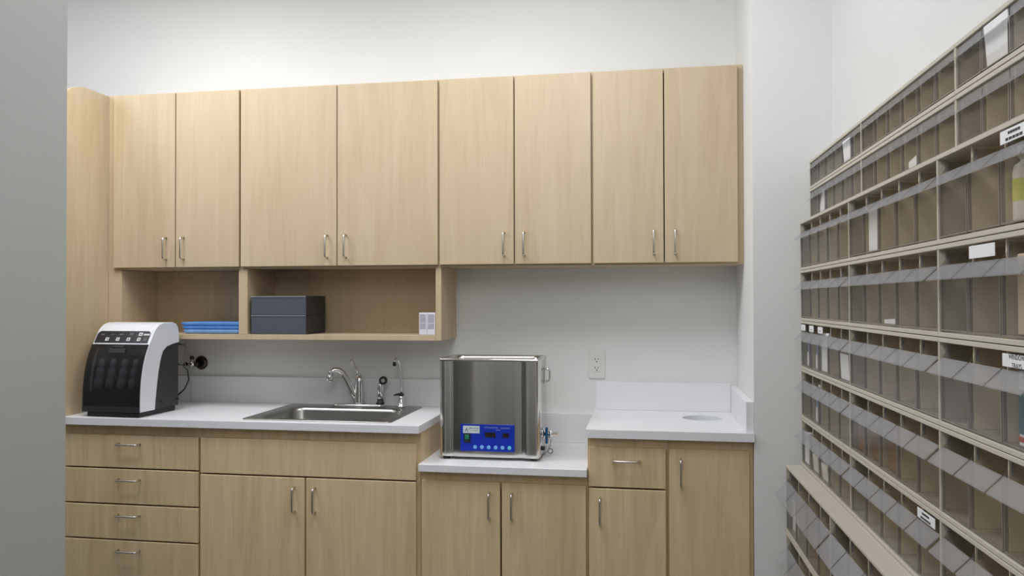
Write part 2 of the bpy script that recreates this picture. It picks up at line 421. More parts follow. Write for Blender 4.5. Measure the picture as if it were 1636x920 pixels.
FY, FZ = -.086, .9192
off = (-1.668, FY, FZ)
t = thing('faucet', 'chrome single-lever faucet with curved spout at the back of the sink', 'faucet', off)
mb = MB(); mb.loft([rrect(-1.785, -1.540, FY-.026, FY+.026, .025, z+FZ) for z in (0, .006)]+[rrect(-1.780, -1.545, FY-.022, FY+.022, .021, FZ+.011)], M['chrome'], True, True, True, True)
mb.build('base_plate', t, off)
mb = MB(); mb.lathe((-1.660, FY, FZ+.010), (0, 0, 1), [(.026, 0), (.024, .012), (.021, .05), (.019, .095), (.017, .115), (.010, .128), (.0, .130)], M['chrome'], 20, cap1=False); mb.build('body', t, off)
mb = MB(); mb.tube([(-1.668, FY-.004, FZ+.015), (-1.684, FY-.012, FZ+.06), (-1.705, FY-.024, FZ+.115), (-1.722, FY-.034, FZ+.150), (-1.740, FY-.044, FZ+.165), (-1.758, FY-.054, FZ+.165), (-1.771, FY-.060, FZ+.152), (-1.774, FY-.062, FZ+.138)],
                   [.014, .014, .0135, .013, .0125, .0125, .0125, .0125], M['chrome'], 14); sp = mb.build('spout', t, off)
mb = MB(); mb.lathe((-1.774, FY-.062, FZ+.142), (0, 0, -1), [(.0128, 0), (.0145, .004), (.0145, .024), (.012, .028)], M['chrome'], 16); mb.build('aerator', sp, off)
mb = MB(); mb.tube([(-1.660, FY, FZ+.125), (-1.668, FY-.002, FZ+.150), (-1.678, FY-.006, FZ+.175), (-1.690, FY-.012, FZ+.200), (-1.694, FY-.014, FZ+.208)], [.013, .009, .006, .0085, .005], M['chrome'], 12); mb.build('lever', t, off)

off = (-1.560, FY, FZ+.0112)
t = thing('side_sprayer', 'short chrome side sprayer standing on the faucet base', 'sprayer', off)
mb = MB(); mb.lathe((-1.560, FY, FZ+.0112), (0, 0, 1), [(.019, 0), (.019, .004), (.0135, .010), (.0135, .022)], M['black'], 16); mb.build('collar', t, off)
mb = MB(); mb.lathe((-1.560, FY, FZ+.026), (0, 0, 1), [(.012, 0), (.0145, .02), (.0145, .058), (.013, .072), (.011, .080)], M['chrome'], 16); mb.build('handle', t, off)
mb = MB()
cx, cz = -1.548, FZ+.117
mb.tube([(-1.560, FY, FZ+.10), (cx-.005, FY-.003, FZ+.108)], [.011, .009], M['chrome'], 12)
mb.lathe((cx, FY+.012, cz), (.2, -1, 0), [(.016, 0), (.0185, .012), (.0185, .026), (.011, .030), (.011, .022)], M['black'], 20)
mb.lathe((cx+.004, FY-.010, cz), (.2, -1, 0), [(.0, 0), (.009, .001)], M['nickel'], 16, cap0=False)
mb.build('spray_head', t, off)

off = (-1.462, FY, FZ)
t = thing('water_dispenser_tap', 'slim chrome gooseneck drinking water tap at the right of the sink', 'faucet', off)
mb = MB(); mb.lathe((-1.462, FY, FZ), (0, 0, 1), [(.020, 0), (.020, .004), (.014, .008), (.013, .040), (.010, .052)], M['chrome'], 18); mb.build('base', t, off)
mb = MB(); mb.tube([(-1.462, FY, FZ+.045), (-1.463, FY, FZ+.10), (-1.467, FY-.002, FZ+.160), (-1.471, FY-.006, FZ+.200), (-1.474, FY-.016, FZ+.216), (-1.477, FY-.030, FZ+.218), (-1.479, FY-.040, FZ+.210), (-1.480, FY-.043, FZ+.200)], .0052, M['chrome'], 10)
n_ = mb.build('neck', t, off)
mb = MB(); mb.lathe((-1.480, FY-.043, FZ+.203), (0, 0, -1), [(.0062, 0), (.0072, .003), (.0072, .016), (.005, .018)], M['black'], 12); mb.build('nozzle_tip', n_, off)
mb = MB(); mb.lathe((-1.462, FY, FZ+.050), (0, 0, 1), [(.011, 0), (.012, .004), (.010, .010)], M['black'], 14)
mb.tube([(-1.462, FY, FZ+.056), (-1.478, FY-.010, FZ+.056), (-1.492, FY-.018, FZ+.053)], [.006, .005, .003], M['black'], 8); mb.build('lever', t, off)

# shut-off valve on the wall, with its clear hose
off = (-2.492, -.001, 1.096)
t = thing('shutoff_valve', 'dark metal shut-off valve sticking out of the back wall', 'valve', off)
mb = MB(); mb.lathe((-2.484, -.0005, 1.098), (0, -1, 0), [(.033, 0), (.033, .003), (.026, .010), (.012, .014)], M['bronze'], 24); mb.build('flange', t, off)
mb = MB(); mb.tube([(-2.486, -.010, 1.097), (-2.492, -.050, 1.095)], .010, M['bronze'], 12); mb.tube([(-2.508, -.050, 1.078), (-2.504, -.050, 1.118)], .0085, M['chrome'], 12); mb.tube([(-2.530, -.050, 1.094), (-2.490, -.050, 1.095)], .008, M['chrome'], 12); mb.build('valve_body', t, off)
mb = MB(); mb.lathe((-2.504, -.050, 1.116), (0, 0, 1), [(.007, 0), (.010, .004), (.010, .014), (.006, .017)], M['bronze'], 14); mb.build('knob', t, off)
mb = MB(); mb.lathe((-2.531, -.050, 1.094), (-1, 0, 0), [(.010, 0), (.010, .010), (.006, .014)], M['bronze'], 12); mb.build('fitting', t, off)
mb = MB(); mb.tube([(-2.545, -.03, 1.2245), (-2.546, -.035, 1.19), (-2.543, -.045, 1.15), (-2.535, -.062, 1.115), (-2.527, -.066, 1.085), (-2.519, -.056, 1.050), (-2.517, -.04, 1.01), (-2.519, -.032, .96), (-2.520, -.03, .9155)], .0022, M['hose'], 6)
o = mb.build('water_hose'); place(o, (-2.52, -.03, .9155)); tag(o, 'thin clear hose hanging down the wall by the shut-off valve', 'hose')

# outlet
ox0, ox1, oz0, oz1 = -.632, -.561, 1.050, 1.176
off = ((ox0+ox1)/2, 0, (oz0+oz1)/2); cx, cz = off[0], off[2]
t = thing('wall_outlet', 'white duplex power outlet on the back wall above the low counter', 'outlet', off)
mb = MB(); mb.box(ox0, ox1, -.006, -.0005, oz0, oz1, M['plate'], .002, 2); mb.build('cover_plate', t, off)
mb = MB(); mb.box(cx-.0175, cx+.0175, -.0085, -.006, cz-.034, cz+.034, M['plate'], .001, 1)
for s_ in (-1, 1):
    c0 = cz+s_*.0185
    mb.box(cx-.0085, cx-.0055, -.0088, -.0080, c0-.001, c0+.008, M['ink']); mb.box(cx+.0055, cx+.0080, -.0088, -.0080, c0, c0+.007, M['ink'])
    mb.lathe((cx, -.0080, c0-.0075), (0, -1, 0), [(.0028, 0), (.0028, .0008)], M['ink'], 10)
mb.box(cx-.006, cx+.006, -.0095, -.0080, cz-.003, cz+.003, M['plate'])
mb.build('receptacle', t, off)

# ------------------------------------------------------------------ things on the shelf
ZS = 1.2484
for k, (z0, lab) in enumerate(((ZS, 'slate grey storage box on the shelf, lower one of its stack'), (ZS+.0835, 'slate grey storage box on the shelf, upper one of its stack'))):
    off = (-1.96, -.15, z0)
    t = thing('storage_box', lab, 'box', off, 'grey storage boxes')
    mb = MB(); mb.box(-2.0885, -1.8330, -.268, -.060, z0, z0+.079, M['boxgrey'], .002, 1); mb.box(-1.8331, -1.8326, -.267, -.061, z0+.001, z0+.078, M['charcoal']); mb.build('body', t, off)  # charcoal sheets on the right of body and lid are painted shade
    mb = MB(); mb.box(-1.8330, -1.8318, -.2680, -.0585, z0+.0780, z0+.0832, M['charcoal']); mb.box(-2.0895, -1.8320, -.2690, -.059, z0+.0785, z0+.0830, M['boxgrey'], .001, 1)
    mb.box(-2.0885, -1.8330, -.2700, -.2688, z0+.0790, z0+.0826, M['boxedge']); mb.build('lid_edge', t, off)
def pack(z0, x0, x1, h, m, lab):
    mb = MB()
    pr = [(0, .0), (.3, -.004), (.7, -.002), (1, .0)]
    mb.loft([rrect(x0+.012, x1, -.262, -.045, .008, z0, 3), rrect(x0, x1+.002, -.268, -.040, .008, z0+h*.35, 3), rrect(x0-.002, x1+.002, -.269, -.040, .008, z0+h*.8, 3), rrect(x0+.001, x1, -.262, -.045, .008, z0+h, 3)], m, True, True, True, False)
    o = mb.build('wrapped_pack'); place(o, ((x0+x1)/2, -.15, z0)); tag(o, lab, 'pack', 'blue wrapped packs on the shelf')
pack(ZS+.0002, -2.412, -2.1485, .0195, M['packblue2'], 'flat pale blue wrapped pack on the left shelf, bottom of its stack')
pack(ZS+.0200, -2.418, -2.1480, .0150, M['packblue'], 'flat blue wrapped pack in the middle of its stack on the left shelf')
pack(ZS+.0353, -2.424, -2.1475, .0165, M['packblue'], 'flat blue wrapped pack on top of its stack on the left shelf')
for k, (x0, x1, lab) in enumerate(((-1.3270, -1.2925, 'small white carton in the right shelf bay, left one of two'), (-1.2915, -1.2560, 'small white carton against the right side of the shelf'))):
    off = ((x0+x1)/2, -.24, ZS)
    t = thing('small_carton', lab, 'carton', off, 'white cartons on the shelf')
    mb = MB(); mb.box(x0, x1, -.268, -.20, ZS, ZS+.094, M['carton'], .002, 1); mb.build('carton_body', t, off)
    mb = MB(); mb.box(x0+.004, x1-.005, -.2686, -.2680, ZS+.052, ZS+.088, M['carton_print']); mb.box(x0+.004, x1-.005, -.2686, -.2680, ZS+.026, ZS+.049, M['carton_print']); mb.build('printed_panel', t, off)

# ------------------------------------------------------------------ handpiece cleaner on the left counter
AX, AY = -2.430, -.545
t = thing('handpiece_cleaner', 'black and white dental cleaning appliance with smoked curved door on the left counter', 'appliance', (AX, AY, .9142), None, (0, 0, math.radians(-3)))
W = .276                                                                  # local: x from -W to 0, y depth from 0, z up
prof = [(0, .022), (-.001, .06), (.001, .11), (.007, .16), (.019, .21), (.037, .255), (.060, .295), (.066, .304), (.098, .350)]
def py(z):
    for (a, b), (c, d) in zip(prof, prof[1:]):
        if b <= z <= d: return a+(c-a)*(z-b)/(d-b)
    return prof[0][0] if z < prof[0][1] else prof[-1][0]
def back(z): return .285
top = [(.112, .364), (.135, .377), (.165, .384), (.235, .384), (.262, .377), (.278, .360), (.284, .335), (.286, .296)]
inner = [(.235, .290), (.190, .281), (.162, .262), (.146, .232), (.130, .18), (.118, .12), (.108, .06), (.104, .022)]
# two white C-shaped cheeks and the white top between them
mb = MB()
cheek = prof+top+inner
mb.prism(cheek, -.014, 0, M['white'], 'yz'); mb.prism(cheek, -W, -W+.014, M['white'], 'yz')
tp = prof[6:]+top
tpi = [(a+.012, b-.006) for a, b in [(.10, .296), (.125, .335), (.15, .362), (.2, .368), (.26, .35), (.272, .30)]]
mb.prism(tp+[(.27, .292), (.25, .35), (.2, .366), (.15, .36), (.112, .335), (.085, .296)], -W+.014, -.014, M['white'], 'yz')
mb.build('shell', t, bevel=.003)
mb = MB()                                                                   # dark inner body
mb.prism([(.040, .020), (.040, .11), (.048, .18), (.070, .25), (.095, .30), (.14, .355), (.25, .355), (.276, .33), (.276, .020)], -W+.0145, -.0145, M['chamber'], 'yz')
mb.prism([(.098, .022), (.102, .06), (.112, .12), (.124, .18), (.140, .234), (.156, .266), (.188, .288), (.235, .297), (.281, .300), (.281, .022)], -.0140, -.0025, M['charcoal'], 'yz')
mb.prism([(.098, .022), (.102, .06), (.112, .12), (.124, .18), (.140, .234), (.156, .266), (.188, .288), (.235, .297), (.281, .300), (.281, .022)], -W+.0025, -W+.0140, M['charcoal'], 'yz')
mb.build('inner_body', t)
def sheet(mb, x0, x1, zs, lift, m, thick=.0035, inset=lambda z: 0.):
    A = [(x0+inset(z), py(z)-lift, z) for z in zs]; B = [(x1-inset(z), py(z)-lift, z) for z in zs]
    A2 = [(x, y+thick, z) for x, y, z in A]; B2 = [(x, y+thick, z) for x, y, z in B]
    mb.loft([[a, b_, c, d] for a, b_, c, d in zip(A, B, B2, A2)], m, True, True, True, False)
zs = [.024+(.296-.024)*k/20 for k in range(21)]
mb = MB(); sheet(mb, -W+.002, -.002, zs, .006, M['visor']); vz = mb.build('visor_door', t)
mb = MB(); sheet(mb, -.178, -.098, [.262, .268, .274, .280], .010, M['black'], .004); sheet(mb, -.165, -.11, [.284, .288, .292], .0095, M['black'], .003); mb.build('grip_recess', vz)
mb = MB(); sheet(mb, -W+.002, -.002, [.022, .03, .044], .0075, M['charcoal'], .006); mb.build('bottom_trim', vz)
mb = MB(); sheet(mb, -W+.002, -W+.030, zs, .0012, M['chamber'], .001); sheet(mb, -.028, -.002, zs, .0012, M['chamber'], .001); sheet(mb, -W+.030, -.028, zs[:7], .0012, M['charcoal'], .001); mb.build('dark_surround', t)
for k in range(4):                                                           # couplings behind the smoked door
    x = -.222+.055*k; mb = MB()
    mb.lathe((x, .022, .115), (.10, .16, 1), [(.010, 0), (.017, .004), (.018, .034), (.012, .042), (.017, .050), (.016, .080), (.010, .088), (.014, .094), (.012, .120), (.004, .124)], M['piece'], 14); mb.build('handpiece_holder', t)
# control panel, tilted, with rounded upper corners
def pin(z): return 0 if z < .334 else .016*(1-math.sqrt(max(0, 1-((z-.334)/.016)**2)))
mb = MB(); sheet(mb, -W+.007, -.013, [.303, .31, .32, .334, .338, .342, .346, .348, .3499], .003, M['panel_black'], .003, pin); cp = mb.build('control_panel', t)
mb = MB()
def mark(x0, x1, z0, z1, m):
    sheet(mb, x0, x1, [z0, (z0+z1)/2, z1], .0040, m, .0014)
for x in (-.212, -.160, -.108, -.058): mark(x-.008, x+.008, .3105, .3235, M['icon']); mark(x-.004, x+.004, .3140, .3200, M['panel_black'])
mark(-.036, -.020, .3105, .3235, M['icon_dim'])
mark(-.066, -.049, .3310, .3440, M['icon']); mark(-.062, -.053, .3345, .3405, M['panel_black'])
for k in range(6): mark(-.042+.005*k, -.0385+.005*k, .3325, .3395, M['icon'])
mark(-.250, -.232, .3320, .3380, M['icon_dim']); mark(-.200, -.186, .3350, .3380, M['icon_dim']); mark(-.160, -.140, .3330, .3400, M['icon_dim']); mark(-.112, -.092, .3330, .3430, M['icon_dim'])
mb.build('panel_markings', cp)
mb = MB(); mb.box(-W+.014, -.012, .008, .275, 0.0, .022, M['black'], .003, 1); mb.build('foot_base', t)
mb = MB(); mb.tube([(-.03, .285, .20), (.000, .310, .195), (.022, .318, .17), (.028, .318, .13), (.012, .312, .09), (-.02, .305, .06)], .0035, M['black'], 8); mb.build('power_cord', t)
mb = MB(); mb.tube([(-.02, .281, .29), (.010, .296, .286), (.018, .297, .284)], .004, M['black'], 8); mb.tube([(-.0027, .150, .052), (.002, .150, .052)], .005, M['black'], 10); mb.tube([(-.0027, .272, .050), (.006, .276, .049)], .0045, M['black'], 10); mb.build('side_screw', t)
t.scale = (1, .89, 1.01)

# ------------------------------------------------------------------ ultrasonic cleaner on the low counter
UX0, UX1, UY0, UY1, UZ0, UZ1 = -1.1895, -.7925, -.4500, -.2200, .7795, 1.1630
off = ((UX0+UX1)/2, (UY0+UY1)/2, .768)
t = thing('ultrasonic_cleaner', 'tall stainless steel ultrasonic cleaner with blue control panel on the low counter', 'cleaner', off)
mb = MB()
# body sheet folds in a little toward its vertical edges, leaving broad creases, deepened to put dark reflection bands in
ft = [(UX1, UY1), (UX0, UY1), (UX0, UY0+.010), (UX0+.004, UY0+.003), (UX0+.012, UY0), (UX0+.044, UY0), (UX0+.050, UY0+.0045), (UX0+.058, UY0+.0010), (UX0+.2, UY0+.0003), (UX1-.115, UY0+.0010), (UX1-.070, UY0+.0085), (UX1-.060, UY0+.0030), (UX1-.044, UY0), (UX1-.012, UY0), (UX1-.004, UY0+.003), (UX1, UY0+.010)]
mb.loft([[(x, y, z) for x, y in ft] for z in (UZ0, UZ0+.06, UZ1-.06, UZ1-.004)], M['mirror'], True, False, False, True)
mb.loft([[(x, y, z) for x, y in ft] for z in (UZ0, UZ0+.001)], M['mirror'], True, True, False)
mb.build('body', t, off)
mb = MB()                                                                    # rolled top rim and tank
r_ = lambda e, z, rr=.006: rrect(UX0+e, UX1-e, UY0+e, UY1-e, rr, z, 4)
mb.loft([r_(0, UZ1-.008), r_(-.0015, UZ1-.004), r_(-.001, UZ1), r_(.003, UZ1+.0025), r_(.012, UZ1+.001), r_(.020, UZ1-.004, .03), r_(.022, UZ1-.02, .03), r_(.024, UZ1-.20, .03), r_(.035, UZ1-.215, .025)], M['mirror'], True, False, True, True)
mb.build('tank_rim', t, off)
px0, px1, pz0, pz1 = -1.1045, -.8890, .8032, .9085
yp = UY0-.0022
mb = MB(); mb.box(px0, px1, yp, UY0+.004, pz0, pz1, M['blue'], .0006, 1); cp = mb.build('control_panel', t, off)
u = lambda f: px0+(px1-px0)*f
v = lambda f: pz1-(pz1-pz0)*f
mb = MB(); mb.box(u(.065), u(.19), yp-.0015, yp, v(.68), v(.35), M['black']); mb.box(u(.085), u(.165), yp-.0045, yp-.001, v(.56), v(.39), M['green'], .001, 1); mb.box(u(.085), u(.165), yp-.0025, yp-.001, v(.66), v(.57), M['charcoal']); mb.build('rocker_switch', cp, off)
mb = MB(); mb.box(u(.05), u(.36), yp-.0008, yp, v(.335), v(.06), M['sticker'])
mb.prism([(u(.08), v(.29)), (u(.115), v(.11)), (u(.15), v(.29)), (u(.135), v(.29)), (u(.115), v(.2)), (u(.095), v(.29))], yp-.0011, yp-.0007, M['sticker_mark'])
mb.box(u(.17), u(.21), yp-.0011, yp-.0007, v(.17), v(.13), M['sticker_mark']); mb.box(u(.23), u(.34), yp-.0011, yp-.0007, v(.165), v(.145), M['sticker_mark']); mb.box(u(.23), u(.33), yp-.0011, yp-.0007, v(.235), v(.22), M['sticker_mark'])
mb.build('sticker', cp, off)
for a, c, z0, z1 in ((.46, .655, .47, .29), (.785, .90, .47, .31)):
    mb = MB(); mb.box(u(a), u(c), yp-.0010, yp, v(z0), v(z1), M['display']); mb.build('display', cp, off)
for k in range(6):
    mb = MB(); mb.lathe((u(.275+.127*k), yp, v(.845)), (0, -1, 0), [(.0076, 0), (.0076, .0012), (.006, .0016)], M['cyan' if k == 5 else 'lightblue'], 16); mb.build('key_button', cp, off)
mb = MB()
RX = Matrix.Rotation(PI/2, 4, 'X')
mb.text('ULTRASONIC', .0092, M['print_blue'], Matrix.Translation((u(.575), yp-.0005, v(.115))) @ RX)
mb.text('CLEANER', .0085, M['print_blue'], Matrix.Translation((u(.835), yp-.0005, v(.125))) @ RX)
mb.box(u(.66), u(.75), yp-.0006, yp-.0002, v(.205), v(.19), M['print_blue'])
mb.build('lettering', cp, off)
for x in (UX0+.012, UX1-.034):
    for y in (UY0+.010, UY1-.034):
        mb = MB(); mb.box(x, x+.024, y, y+.024, .7682, .7797, M['black'], .002, 1); mb.build('foot', t, off)
mb = MB(); arc_handle(mb, (UX1-.001, -.268, 1.112), (UX1-.001, -.268, 1.062), (.022, 0, 0), .0045, M['chrome']); mb.box(UX1-.001, UX1+.002, -.276, -.260, 1.053, 1.121, M['mirror'], .001, 1); mb.build('carry_handle', t, off)
VY, VZ = -.335, .858
mb = MB(); mb.lathe((UX1-.001, VY, VZ), (1, 0, 0), [(.024, 0), (.024, .003), (.016, .008), (.010, .012), (.010, .026), (.013, .027), (.013, .040), (.009, .042), (.009, .062), (.007, .063)], M['chrome'], 18)
mb.lathe((UX1+.033, VY-.002, VZ), (0, 0, 1), [(.009, -.014), (.009, .014)], M['chrome'], 12); dv = mb.build('drain_valve', t, off)
mb = MB(); mb.box(UX1+.012, UX1+.023, VY-.024, VY-.010, VZ-.036, VZ+.030, M['blue_lever'], .005, 3); mb.build('valve_lever', dv, off)
mb = MB(); mb.lathe((UX1-.001, VY-.03, .806), (1, 0, 0), [(.009, 0), (.009, .012), (.006, .013)], M['black'], 14); mb.build('cord_grommet', t, off)
mb = MB()
ring = [(UX1+.030+.0095*math.cos(a), VY, .7900+.0095*math.sin(a)) for a in [2*PI*k/20 for k in range(21)]]
mb.tube(ring, .0016, M['charcoal'], 6, False); mb.tube([(UX1+.006, VY-.02, .778), (UX1+.020, VY-.01, .790), (UX1+.030, VY, .812), (UX1+.033, VY, .836)], .0012, M['charcoal'], 6); mb.build('plug_ring', t, off)

# ------------------------------------------------------------------ tilt-bin units on the right wall
PITCH = .636
ROWS = [  # z0, height, depth, bins, columns
    (1.7755, .0975, .097, 6, 3), (1.6672, .1078, .097, 6, 3), (1.4965, .1670, .130, 5, 3), (1.3245, .1715, .130, 5, 3), (1.1595, .1645, .130, 5, 3),
    (.9915, .1675, .130, 5, 3), (.8285, .1625, .130, 5, 3), (.5985, .2295, .1825, 4, 2), (.3700, .2280, .1825, 4, 1)]
rown = ['top row', 'second row', 'third row', 'fourth row', 'fifth row', 'sixth row', 'seventh row', 'row under the ledge', 'bottom row']
coln = ['end nearest the corner', 'middle of the run', 'end nearest the viewer']
RZ = -PI/2+WA; RY = -math.radians(.22)
ROT = Matrix.Rotation(RZ, 4, 'Z') @ Matrix.Rotation(RY, 4, 'Y')
def unit_loc(t, z):
    return Vector((wx(t), -.645-t*math.cos(WA), z+t*math.tan(math.radians(.22))))
def unit_pt(r, t, d, z):
    """world point at run position t, d out from the wall, height z above the row's floor"""
    c = int(t/PITCH)
    return Matrix.Translation(unit_loc(c*PITCH, ROWS[r][0])) @ ROT @ Vector((t-c*PITCH, -d, z))
FR = .0085
bin_cache = {}
def bin_meshes(r):
    z0, H, D, n, _ = ROWS[r]; key = (H, D, n)
    if key in bin_cache: return bin_cache[key]
    w = (PITCH-.008)/n-.0036
    zf = .012; zt = H*.77 if D > .1 else H*.74
    mb = MB()
    d0, d1 = -D+.006, -D+.003
    mb.box(0, w, d1, d1+.002, zf, zt, M['bin'])                              # clear front pane
    mb.box(0, w, d1+.002, -.045*D/.13, zf, zf+.0025, M['binside'])           # floor
    side = [(d1+.002, zf), (d1+.002, zt), (d1+.016, H-.014), (-D*.42, H-.014), (-D*.20, H*.55), (-D*.40, zf+.0025)]
    mb.prism(side, 0, .0022, M['binside'], 'yz'); mb.prism(side, w-.0022, w, M['binside'], 'yz')
    mb.loft([[(.0022, -D*.42, H-.014), (w-.0022, -D*.42, H-.014)], [(.0022, -D*.20, H*.55), (w-.0022, -D*.20, H*.55)], [(.0022, -D*.40, zf+.003), (w-.0022, -D*.40, zf+.003)]], M['bin'], False)
    for e in (0, w-.003): mb.box(e, e+.003, d1+.010, d1+.015, zt, H-.013, M['lip'])
    for e in (0, w-.0026): mb.box(e, e+.0026, d1-.0004, d1+.004, zf, zt, M['binedge'])
    mb.box(.0026, w-.0026, d1-.0004, d1+.003, zf, zf+.002, M['binedge'])
    if D < .1: mb.box(.0, w, d1+.001, d1+.0025, zt, H-FR-.003, M['lip'])
    a = mb.build('tmp')
    ex, dz = (.026, .026) if D > .1 and D < .15 else ((.012, .010) if D < .1 else (.040, .046))
    mb = MB(); y0 = d1
    pts = [(y0, zt), (y0-ex, zt-dz), (y0-ex, zt-dz-.0022), (y0, zt-.0030)]
    mb.prism(pts, .0015, w-.0015, M['lip'], 'yz')
    bb = mb.build('tmp')
    bin_cache[key] = (a.data, bb.data, w)
    bpy.data.objects.remove(a); bpy.data.objects.remove(bb)
    return bin_cache[key]
frame_cache = {}
def frame_mesh(r):
    z0, H, D, n, _ = ROWS[r]; key = (H, D, n)
    if key in frame_cache: return frame_cache[key]
    mb = MB(); P = PITCH-.0012
    mb.box(0, P, -.006, -.001, 0, H-.001, M['creamin'])
    mb.box(0, P, -D, -.006, 0, FR, M['cream'], .0008, 1); mb.box(0, P, -D, -.006, H-FR-.001, H-.001, M['cream'], .0008, 1)
    w = (P-.0068)/n
    for k in range(1, n): mb.box(.0034+w*k-.0011, .0034+w*k+.0011, -D+.011, -.006, FR, H-FR-.001, M['creamin'])
    mb.box(0, .0032, -D+.001, -.006, FR, H-FR-.001, M['cream']); mb.box(P-.0032, P, -D+.001, -.006, FR, H-FR-.001, M['cream'])
    o = mb.build('tmp'); frame_cache[key] = o.data; bpy.data.objects.remove(o); return frame_cache[key]
def lk(name, me, par, loc=(0, 0, 0)):
    o = bpy.data.objects.new(name, me); COL.objects.link(o); o.parent = par; o.location = loc; return o
LABELS = {}   # (row, column, bin) -> lines
LABELS[(2, 2, 2)] = None; LABELS[(4, 2, 2)] = ('WINDOW', 'TRAYS'); LABELS[(6, 1, 4)] = None; LABELS[(3, 2, 1)] = ()
LABELS[(4, 0, 0)] = (); LABELS[(4, 0, 1)] = (); LABELS[(4, 0, 2)] = ()
for r, (z0, H, D, n, nc) in enumerate(ROWS):
    for c in range(nc):
        big = 'large ' if n == 4 else ''
        u_ = thing('tilt_bin_unit', 'cream unit of %s clear tilt-out bins, %s, %s' % ({6: 'six small', 5: 'five', 4: 'four'}[n], rown[r], coln[c]), 'storage bins', unit_loc(c*PITCH, z0), 'tilt bin units on the right wall', (0, RY, RZ))
        lk('frame', frame_mesh(r), u_)
        me, lp, w = bin_meshes(r)
        for k in range(n):
            bo = lk('tilt_bin', me, u_, (.0034+.0018+k*(w+.0036), 0, 0))
            lk('pull_lip', lp, bo)
            if (r, c, k) in LABELS:
                ln = LABELS[(r, c, k)]; mb = MB()
                small = ln == () and r == 4
                x0, x1 = (w*.10, w*.62) if small else ((w*.08, w*.86) if not (r == 3) else (w*.12, w*.92))
                zb, zt_ = H*.80, H-.013
                mb.box(x0, x1, -D-.001, -D+.0005, zb, zt_, M['card'], .0004, 1)
                xm, zm = (x0+x1)/2, (zb+zt_)/2; TR = lambda x, z: Matrix.Translation((x, -D-.0014, z)) @ RX
                if ln: mb.text(ln[0], .011, M['ink'], TR(xm, zm+.006)); mb.text(ln[1], .011, M['ink'], TR(xm, zm-.007))
                elif ln is None:
                    for q, (wd, dz) in enumerate(((.020, .004), (.028, -.005))):
                        for e in range(5): mb.box(xm-wd+e*wd*.4, xm-wd+e*wd*.4+wd*.3, -D-.0016, -D-.0008, zm+dz-.002, zm+dz+.002, M['ink'])
                elif small: mb.box(xm-.008, xm+.008, -D-.0016, -D-.0008, zm-.003, zm-.001, M['ink'])
                mb.build('label_card', bo)

# ------------------------------------------------------------------ what lies in the bins
def in_bin(r, k):
    """run position of the middle of bin k (counted from the corner)"""
    n = ROWS[r][3]; c = k//n; w = (PITCH-.008)/n
    return c*PITCH+.004+w*(k % n+.5)
def slot(name, lab, cat, r, k, dt, build, d, group=None):
    z = .0152
    p = unit_pt(r, in_bin(r, k)+dt, d, z)
    mb = MB(); build(mb); o = mb.build(name); o.location = p; o.rotation_euler = (0, RY, RZ); return tag(o, lab, cat, group)
def bx(w, dd, h, m, tilt=0, extra=None):
    def f(mb):
        R_ = Matrix.Rotation(tilt, 4, 'X')
        mb.box(-w/2, w/2, -dd/2, dd/2, 0, h, m, min(.0015, dd*.3), 1, R_)
        if extra: extra(mb)
    return f
def bottle(mb):
    mb.lathe((0, 0, 0), (0, 0, 1), [(.020, 0), (.0215, .003), (.0215, .075), (.019, .085), (.011, .091), (.011, .096), (.014, .097), (.014, .113), (.012, .115)], M['bottle'], 18)
    mb.lathe((0, 0, .030), (0, 0, 1), [(.0219, 0), (.0219, .034)], M['limelabel'], 18, cap0=False, cap1=False)
def folded(w, h, cut):
    def f(mb):
        mb.prism([(-w/2, 0), (w/2, 0), (w/2, h), (-w/2+cut, h if cut < w*.5 else h*.3), (-w/2, h*.2)], -.0012, .0012, M['paper'], 'xz')
    return f
def tube_item(mb):
    mb.lathe((0, 0, 0), (0, 0, 1), [(.012, 0), (.014, .004), (.016, .10)], M['tubeblue'], 14, 1, .7); mb.box(-.0165, .0165, -.002, .002, .099, .115, M['paper']); mb.box(-.010, .010, -.0117, -.0095, .0, .045, M['paper'])
PG = 'papers in the tilt bins'
slot('paper_sheet', 'white card standing in a small bin of the top row near the corner', 'paper', 0, 4, .005, bx(.075, .003, .060, M['paper'], .08), .090, PG)
slot('paper_sheet', 'large white curved sheet in the top row, near the right edge', 'paper', 0, 13, .006, bx(.088, .003, .070, M['paper'], .08), .089, PG)
slot('paper_sheet', 'white triangular paper in the second row, below the top row card', 'paper', 1, 9, .015, folded(.06, .075, .05), .089, PG)
slot('paper_sheet', 'small white paper slip in the second row, second bin from the corner', 'paper', 1, 1, .0, folded(.07, .070, .03), .089, PG)
slot('small_box', 'white upright box in the third row', 'box', 2, 6, .010, bx(.085, .012, .105, M['paper']), .116)
slot('dropper_bottle', 'white bottle with lime label in the third row, left of two', 'bottle', 2, 12, -.033, bottle, .099, 'lime labelled bottles')
slot('dropper_bottle', 'white bottle with lime label in the third row, at the right edge', 'bottle', 2, 12, .018, bottle, .099, 'lime labelled bottles')
slot('paper_sheet', 'white folded paper lying in the fourth row', 'paper', 3, 7, .01, folded(.095, .042, .09), .121, PG)
slot('small_box', 'tall beige carton in the fourth row at the right edge', 'box', 3, 12, .012, bx(.080, .03, .122, M['beige']), .104)
slot('squeeze_tube', 'white and blue tube in the fifth row, first bin from the corner', 'tube', 4, 0, .0, tube_item, .108, 'tubes in the tilt bins')
slot('squeeze_tube', 'blue tube in the fifth row, second bin from the corner', 'tube', 4, 1, -.005, tube_item, .106, 'tubes in the tilt bins')
slot('small_box', 'tall white carton in the fifth row, third bin from the corner', 'box', 4, 2, .0, bx(.085, .02, .118, M['paper']), .111)
slot('paper_sheet', 'white note standing in the fifth row, fifth bin from the corner', 'paper', 4, 4, -.010, bx(.085, .003, .070, M['paper'], .05), .120, PG)
